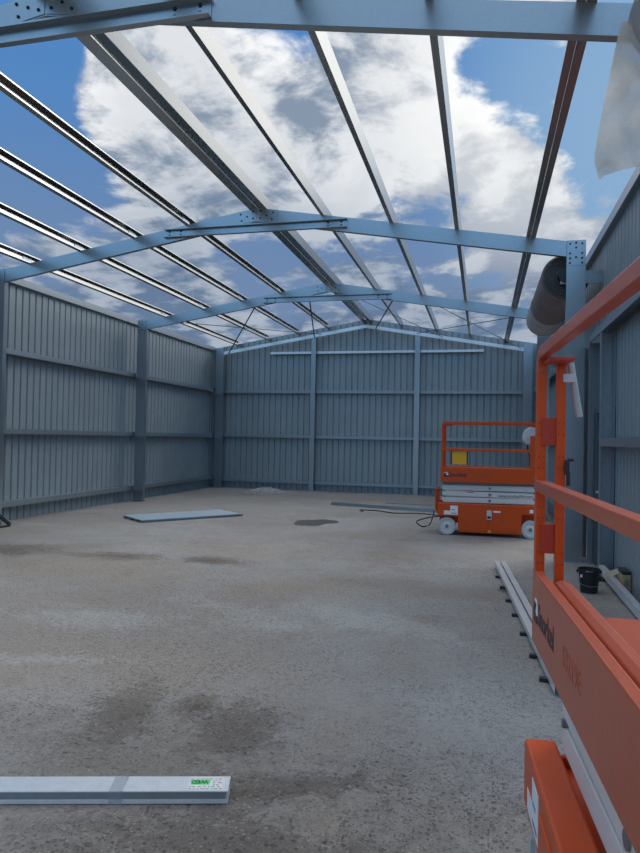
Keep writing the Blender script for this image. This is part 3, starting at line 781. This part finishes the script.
b = bmesh.new(); box(b, Lb - 0.53, Lb - 0.47, -0.002, 0.132, 0.001, 0.0605); obj('clear_tape', b, TAPE, t)
b = bmesh.new(); box(b, Lb - 0.185, Lb - 0.025, 0.012, 0.12, 0.059, 0.0597); st = obj('sticker', b, STICK, t)
b = bmesh.new(); box(b, Lb - 0.175, Lb - 0.09, 0.055, 0.097, 0.0596, 0.0602); obj('green_label', b, GREEN, st)
obj('lettering', text_bm('WED', 0.040, V(Lb - 0.098, 0.091, 0.0604), V(-1, 0, 0), V(0, -1, 0), 0.0003, 0.0008, 0.85), BLACKT, st)
b = bmesh.new(); random.seed(9)
for r in range(6):
    x = Lb - 0.18
    if r in (2, 3): x = Lb - 0.075
    while x < Lb - 0.04:
        w = random.uniform(0.006, 0.022); box(b, x, min(x + w, Lb - 0.03), 0.017 + r * 0.017, 0.022 + r * 0.017, 0.0596, 0.0600); x += w + random.uniform(0.003, 0.012)
obj('printed_lines', b, GREYM, st)

# stack of flat sheets
c4 = [V(-6.95, 11.95, 0), V(-6.17, 11.22, 0), V(-4.80, 12.98, 0), V(-5.55, 13.55, 0)]
t = (c4[2] - c4[1]); L = t.length; ax = t.normalized(); sd = V(-ax.y, ax.x, 0)
for k in range(3):
    b = bmesh.new(); base = c4[1] + UP * (0.004 + (0, 0.008, 0.010)[k]); s = 0.0; prev = None
    W = 0.95; pts = []
    pts.append((0, 0.0))
    for r in range(4 if k < 2 else 0):
        c = 0.06 + r * 0.27
        pts += [(c - 0.035, 0.0), (c - 0.018, 0.036), (c + 0.018, 0.036), (c + 0.035, 0.0)]
    pts.append((W, 0.0))
    # ribs downwards: the sheet lies face down on its ribs
    rows = []
    for u, h in pts:
        p = base + sd * u + UP * (0.036 - h)
        rows.append((b.verts.new(p), b.verts.new(p + ax * (L - 0.03 * k))))
    for a_, c_ in zip(rows, rows[1:]): b.faces.new((a_[0], c_[0], c_[1], a_[1]))
    o = solid(obj('roof_sheet', b, TIPBLUE), 0.003)
    tag(o, ('bottom', 'middle', 'top')[k] + ' sheet of the pale blue sheet stack on the floor', 'sheet', 'stacked roofing sheets')

# long flashing on floor near the back
b = bmesh.new(); a, c = V(-3.63, 15.99, 0), V(-0.55, 15.17, 0); dd = (c - a).normalized(); nn = V(-dd.y, dd.x, 0)
ext(b, [(0, 0), (0.004, 0), (0.01, 0.066), (0.13, 0.066), (0.19, 0.0), (0.194, 0.0), (0.132, 0.07), (0.006, 0.07)], a, c, nn, UP)
tag(obj('metal_flashing', b, GALV), 'long pale metal flashing lying on the floor left of the far lift', 'flashing')
b = bmesh.new(); a, c = V(-2.4, 16.9, 0), V(-0.75, 16.75, 0); dd = (c - a).normalized(); nn = V(-dd.y, dd.x, 0)
ext(b, [(0, 0), (0.15, 0), (0.15, 0.03), (0, 0.03)], a, c, nn, UP)
tag(obj('timber_batten', b, GALVD), 'low grey length lying behind the long pale flashing', 'length')

# clear plastic heap by the back wall
b = bmesh.new(); random.seed(3); N = 18; rows = []
for j in range(N + 1):
    r = []
    for i in range(N + 1):
        u, v = i / N * 2 - 1, j / N * 2 - 1
        e = max(0.0, 1 - (u * u + v * v))
        h = 0.02 + e * (0.07 + 0.10 * random.random()) if e > 0 else 0.004 + 0.02 * random.random()
        r.append(b.verts.new((-6.2 + u * 0.62 + random.uniform(-.03, .03), 18.6 + v * 0.55 + random.uniform(-.03, .03), h)))
    rows.append(r)
for j in range(N):
    for i in range(N): b.faces.new((rows[j][i], rows[j][i + 1], rows[j + 1][i + 1], rows[j + 1][i]))
tag(obj('plastic_wrap', b, FILMC), 'crumpled clear plastic wrap on the floor by the back wall', 'plastic wrap')

# puddle with a small drain stone
def puddle(cx, cy, rx, ry, seed):
    random.seed(seed); b = bmesh.new(); n = 48; ph = [random.uniform(0, 6.28) for _ in range(4)]
    top = []; bot = []
    for i in range(n):
        a = 2 * math.pi * i / n
        k = 1 + 0.16 * math.sin(2 * a + ph[0]) + 0.10 * math.sin(3 * a + ph[1]) + 0.07 * math.sin(5 * a + ph[2]) + 0.04 * math.sin(9 * a + ph[3])
        top.append(b.verts.new((cx + math.cos(a) * rx * k, cy + math.sin(a) * ry * k, 0.002)))
        bot.append(b.verts.new((cx + math.cos(a) * rx * k, cy + math.sin(a) * ry * k, 0.0)))
    b.faces.new(top); b.faces.new(bot[::-1])
    for i in range(n): b.faces.new((top[i], bot[i], bot[(i + 1) % n], top[(i + 1) % n]))
    return b
WET = mat('damp_dirt', (0.085, 0.083, 0.082), 0.42, noise=0.25, nscale=5)
tag(obj('damp_patch', puddle(-3.17, 12.55, 0.40, 0.50, 2), WET), 'dark damp patch on the floor left of the far lift', 'puddle')

# bucket
t = thing('bucket', 'black plastic bucket standing beside the wide bolted column', 'bucket', (1.17, 7.86, 0))
t.scale = (0.80, 0.80, 0.86)
b = bmesh.new()
lathe(b, [(0.108, 0.0), (0.112, 0.004), (0.140, 0.285), (0.150, 0.287), (0.150, 0.305), (0.136, 0.305), (0.106, 0.012), (0.001, 0.012), (0.001, 0.0)], V(0, 0, 0), UP, 36, True)
obj('body', b, BLACK, t, smooth=False, bevel=0)
b = bmesh.new(); tube(b, catmull([(0.148, 0.0, 0.29), (0.16, -0.05, 0.20), (0.13, -0.13, 0.13), (0.0, -0.165, 0.10), (-0.13, -0.13, 0.13), (-0.16, -0.05, 0.20), (-0.148, 0.0, 0.29)]), 0.0035); obj('handle', b, GREYM, t)
b = bmesh.new(); box(b, 0.142, 0.165, -0.015, 0.015, 0.245, 0.285); box(b, -0.165, -0.142, -0.015, 0.015, 0.245, 0.285); obj('handle_lug', b, BLACK, t)
b = bmesh.new(); box(b, -0.125, -0.10, -0.095, -0.086, 0.20, 0.235); obj('sticker', b, STICK, t)
b = bmesh.new(); box(b, -0.06, 0.03, -0.146, -0.137, 0.283, 0.291); obj('rim_mark', b, STICK, t)

# channel leaning down along the right wall, carton and card behind it
b = bmesh.new(); pa, pb = V(1.445, 8.75, 0.10), V(1.47, 5.6, 0.03); dd = (pb - pa).normalized(); uu = dd.cross(XP).normalized()
if uu.z < 0: uu = -uu
ext(b, [(-0.032, -0.03), (-0.028, -0.03), (-0.028, 0.056), (0.028, 0.056), (0.028, -0.03), (0.032, -0.03), (0.032, 0.06), (-0.032, 0.06)], pa, pb, XP, uu)
tag(obj('leaning_channel', b, BRIGHT), 'long steel channel propped low along the right wall behind the bucket', 'channel')
b = bmesh.new(); box(b, 1.37, 1.50, 8.50, 8.60, 0, 0.064)
tag(obj('prop_block', b, DARKSTEEL, bevel=0.004), 'dark block propping the far end of the low channel', 'block')
t = thing('carton', 'small brown cardboard carton standing against the right wall', 'carton', (1.55, 7.95, 0))
b = bmesh.new(); box(b, -0.045, 0.04, -0.14, 0.14, 0, 0.225); obj('box_body', b, CARD, t, bevel=0.003)
b = bmesh.new(); box(b, -0.05, 0.042, -0.142, 0.142, 0.225, 0.262); obj('dark_top', b, DARKSTEEL, t, bevel=0.004)
b = bmesh.new(); box(b, -0.02, 0.025, -0.1415, -0.139, 0.10, 0.17); obj('print', b, GREYM, t)
b = bmesh.new(); ext(b, [(0, 0), (0.07, 0.0), (0.075, 0.03), (0.15, 0.06), (0.145, 0.115), (0.01, 0.075)], V(0, 0, 0), V(0, 0.012, 0), XP, UP)
o = tag(obj('card_offcut', b, CREAM, origin=V(0, 0, 0)), 'cream card offcut lying on the low channel beside the brown carton', 'card')
o.location = (1.37, 8.0, 0.137); o.rotation_euler = (math.radians(-14), math.radians(-4), 0)

# dark stand foot at the left edge
b = bmesh.new()
ext(b, [(0, 0), (0.05, 0), (0.05, 0.028), (0, 0.028)], V(-8.10, 9.40, 0), V(-8.05, 9.94, 0), XP, UP)
ext(b, [(0, 0), (0.05, 0), (0.05, 0.045), (0, 0.045)], V(-8.10, 9.42, 0.40), V(-8.05, 9.93, 0.02), XP, V(0, 0.6, 0.8))
ext(b, [(0, 0), (0.05, 0), (0.05, 0.04), (0, 0.04)], V(-8.10, 9.40, 0.44), V(-8.10, 9.40, 0.0), XP, YP)
tag(obj('stand_foot', b, mat('dark_green_steel', (0.02, 0.045, 0.05), 0.45, 0.3)), 'dark angled stand foot at the left photo edge', 'stand')

# ------------------------------------------------------------------ sky
SEED = 3.7; SUNDIR = (0.52, 0.56, 0.645); SUNK = 7.0
LOBES = (((-0.58, 0.717, 0.386), 13, -0.34), ((-0.68, 0.64, 0.42), 13, -0.26), ((-0.44, 0.765, 0.48), 8, 0.14), ((-0.379, 0.82, 0.429), 11, 0.14), ((-0.213, 0.89, 0.404), 13, 0.16),
         ((-0.074, 0.863, 0.46), 9, 0.10), ((-0.27, 0.81, 0.53), 6, -0.16), ((0.009, 0.876, 0.483), 5, -0.22), ((0.045, 0.908, 0.416), 7, 0.16), ((0.15, 0.884, 0.44), 8, -0.17),
         ((0.10, 0.939, 0.34), 8, 0.08), ((-0.52, 0.80, 0.29), 14, 0.22), ((-0.04, 0.958, 0.24), 13, 0.12))
W = bpy.data.worlds.new('sky'); S.world = W; W.use_nodes = True
nt = W.node_tree; g = NG(nt)
bgn = nt.nodes['Background']
D = g.vmath('NORMALIZE', g.n('ShaderNodeTexCoord').outputs['Generated'])
sx = g.n('ShaderNodeSeparateXYZ'); g.link(D, sx.inputs[0])
z = sx.outputs['Z']
den = g.math('ADD', g.math('MAXIMUM', z, 0.0), 0.16)
cx = g.n('ShaderNodeCombineXYZ'); g.link(g.math('DIVIDE', sx.outputs['X'], den), cx.inputs[0]); g.link(g.math('DIVIDE', sx.outputs['Y'], den), cx.inputs[1])
cx.inputs[2].default_value = SEED
P = cx.outputs[0]
def cloud(p):
    a = g.noise(p, 1.25, 10, 0.58, 0.25); b = g.noise(p, 4.2, 8, 0.62, 0.4)
    return g.math('ADD', g.math('MULTIPLY', a, 0.84), g.math('MULTIPLY', b, 0.46))
c0 = cloud(P); c1 = cloud(g.vmath('ADD', P, (0.10, 0.09, 0.0)))
def lobe(d, width):
    return g.smooth(g.vmath('DOT_PRODUCT', D, Vector(d).normalized()[:], out=1), math.cos(math.radians(width)), 1.0)
dens = c0                                                    # mean about 0.64
for d_, w_, k_ in LOBES:
    dens = g.math('ADD', dens, g.math('MULTIPLY', lobe(d_, w_), k_))
cover = g.smooth(dens, 0.615, 0.715)
thick = g.smooth(dens, 0.66, 1.0)
low = g.smooth(z, 0.24, 0.44)
# sunlit edges towards the veiled sun, slate bellies away from it
lit = g.smooth(g.math('SUBTRACT', c0, c1), -0.075, 0.075)
lit = g.math('MULTIPLY', lit, g.math('SUBTRACT', 1.0, g.math('MULTIPLY', thick, 0.30)))
blue = g.mix(g.smooth(z, 0.20, 0.50), (0.16, 0.25, 0.42), (0.085, 0.24, 0.54))
blue = g.mix(lobe((0.25, 0.88, 0.40), 22), blue, (0.25, 0.42, 0.64))
white = g.mix(low, (0.42, 0.48, 0.57), (0.96, 0.97, 0.98))
grey = g.mix(low, (0.13, 0.20, 0.32), (0.24, 0.31, 0.41))
cl = g.mix(lit, grey, white)
glow = lobe((0.05, 0.90, 0.43), 15)
cl = g.mix(g.math('MULTIPLY', glow, 0.45), cl, (1.05, 1.05, 1.03))
sky = g.mix(cover, blue, cl)
# veiled sun beyond the right edge of the view, clear blue behind the photographer
front = g.smooth(sx.outputs['Y'], -0.1, 0.55)
back = g.mix(g.smooth(z, 0.40, 0.75), (0.36, 0.70, 1.12), (0.45, 0.55, 0.66))
back = g.mix(g.smooth(z, 0.0, 0.25), (0.22, 0.30, 0.40), back)
sky = g.mix(front, back, sky)
sky = g.mix(g.smooth(z, 0.60, 0.85), sky, (1.1, 1.08, 1.05))           # unseen overhead brightness, added to light the interior
sky = g.mix(lobe((0.44, 0.82, 0.37), 14), sky, (2.4, 2.35, 2.25))        # unseen bright patch right of the view, added to whiten the left purlins
sunl = lobe(SUNDIR, 20)
sky = g.mix(sunl, sky, (SUNK, SUNK * 0.98, SUNK * 0.94))
ground = g.smooth(z, -0.06, 0.0)
sky = g.mix(ground, (0.16, 0.16, 0.155), sky)
g.link(sky, bgn.inputs['Color']); bgn.inputs['Strength'].default_value = 1.0

sun = bpy.data.lights.new('veiled_sun', 'SUN'); sun.energy = 0.3; sun.angle = math.radians(35); sun.color = (1.0, 0.96, 0.9)
so = bpy.data.objects.new('veiled_sun', sun); COL.objects.link(so)
so.rotation_euler = (-Vector(SUNDIR)).to_track_quat('-Z', 'Y').to_euler(); so.location = (0, 10, 12)

# ------------------------------------------------------------------ camera
cam = bpy.data.cameras.new('camera'); co = bpy.data.objects.new('camera', cam); COL.objects.link(co)
yaw, pitch, roll, f = 0.2422, 0.0179, 0.0195, 659.05
fw = V(-math.sin(yaw) * math.cos(pitch), math.cos(yaw) * math.cos(pitch), math.sin(pitch))
r0 = V(math.cos(yaw), math.sin(yaw), 0); u0 = r0.cross(fw)
rr = r0 * math.cos(roll) + u0 * math.sin(roll); uu = -r0 * math.sin(roll) + u0 * math.cos(roll)
M = Matrix((rr, uu, -fw)).transposed().to_4x4(); M.translation = V(0, 0, 1.65)
co.matrix_world = M
cam.sensor_fit = 'VERTICAL'; cam.sensor_height = 24.0; cam.lens = f * 24.0 / 853.0; cam.clip_start = 0.05; cam.clip_end = 300
S.camera = co
S.view_settings.view_transform = 'Standard'; S.view_settings.look = 'None'
S.view_settings.exposure = 0.0; S.view_settings.gamma = 1.0
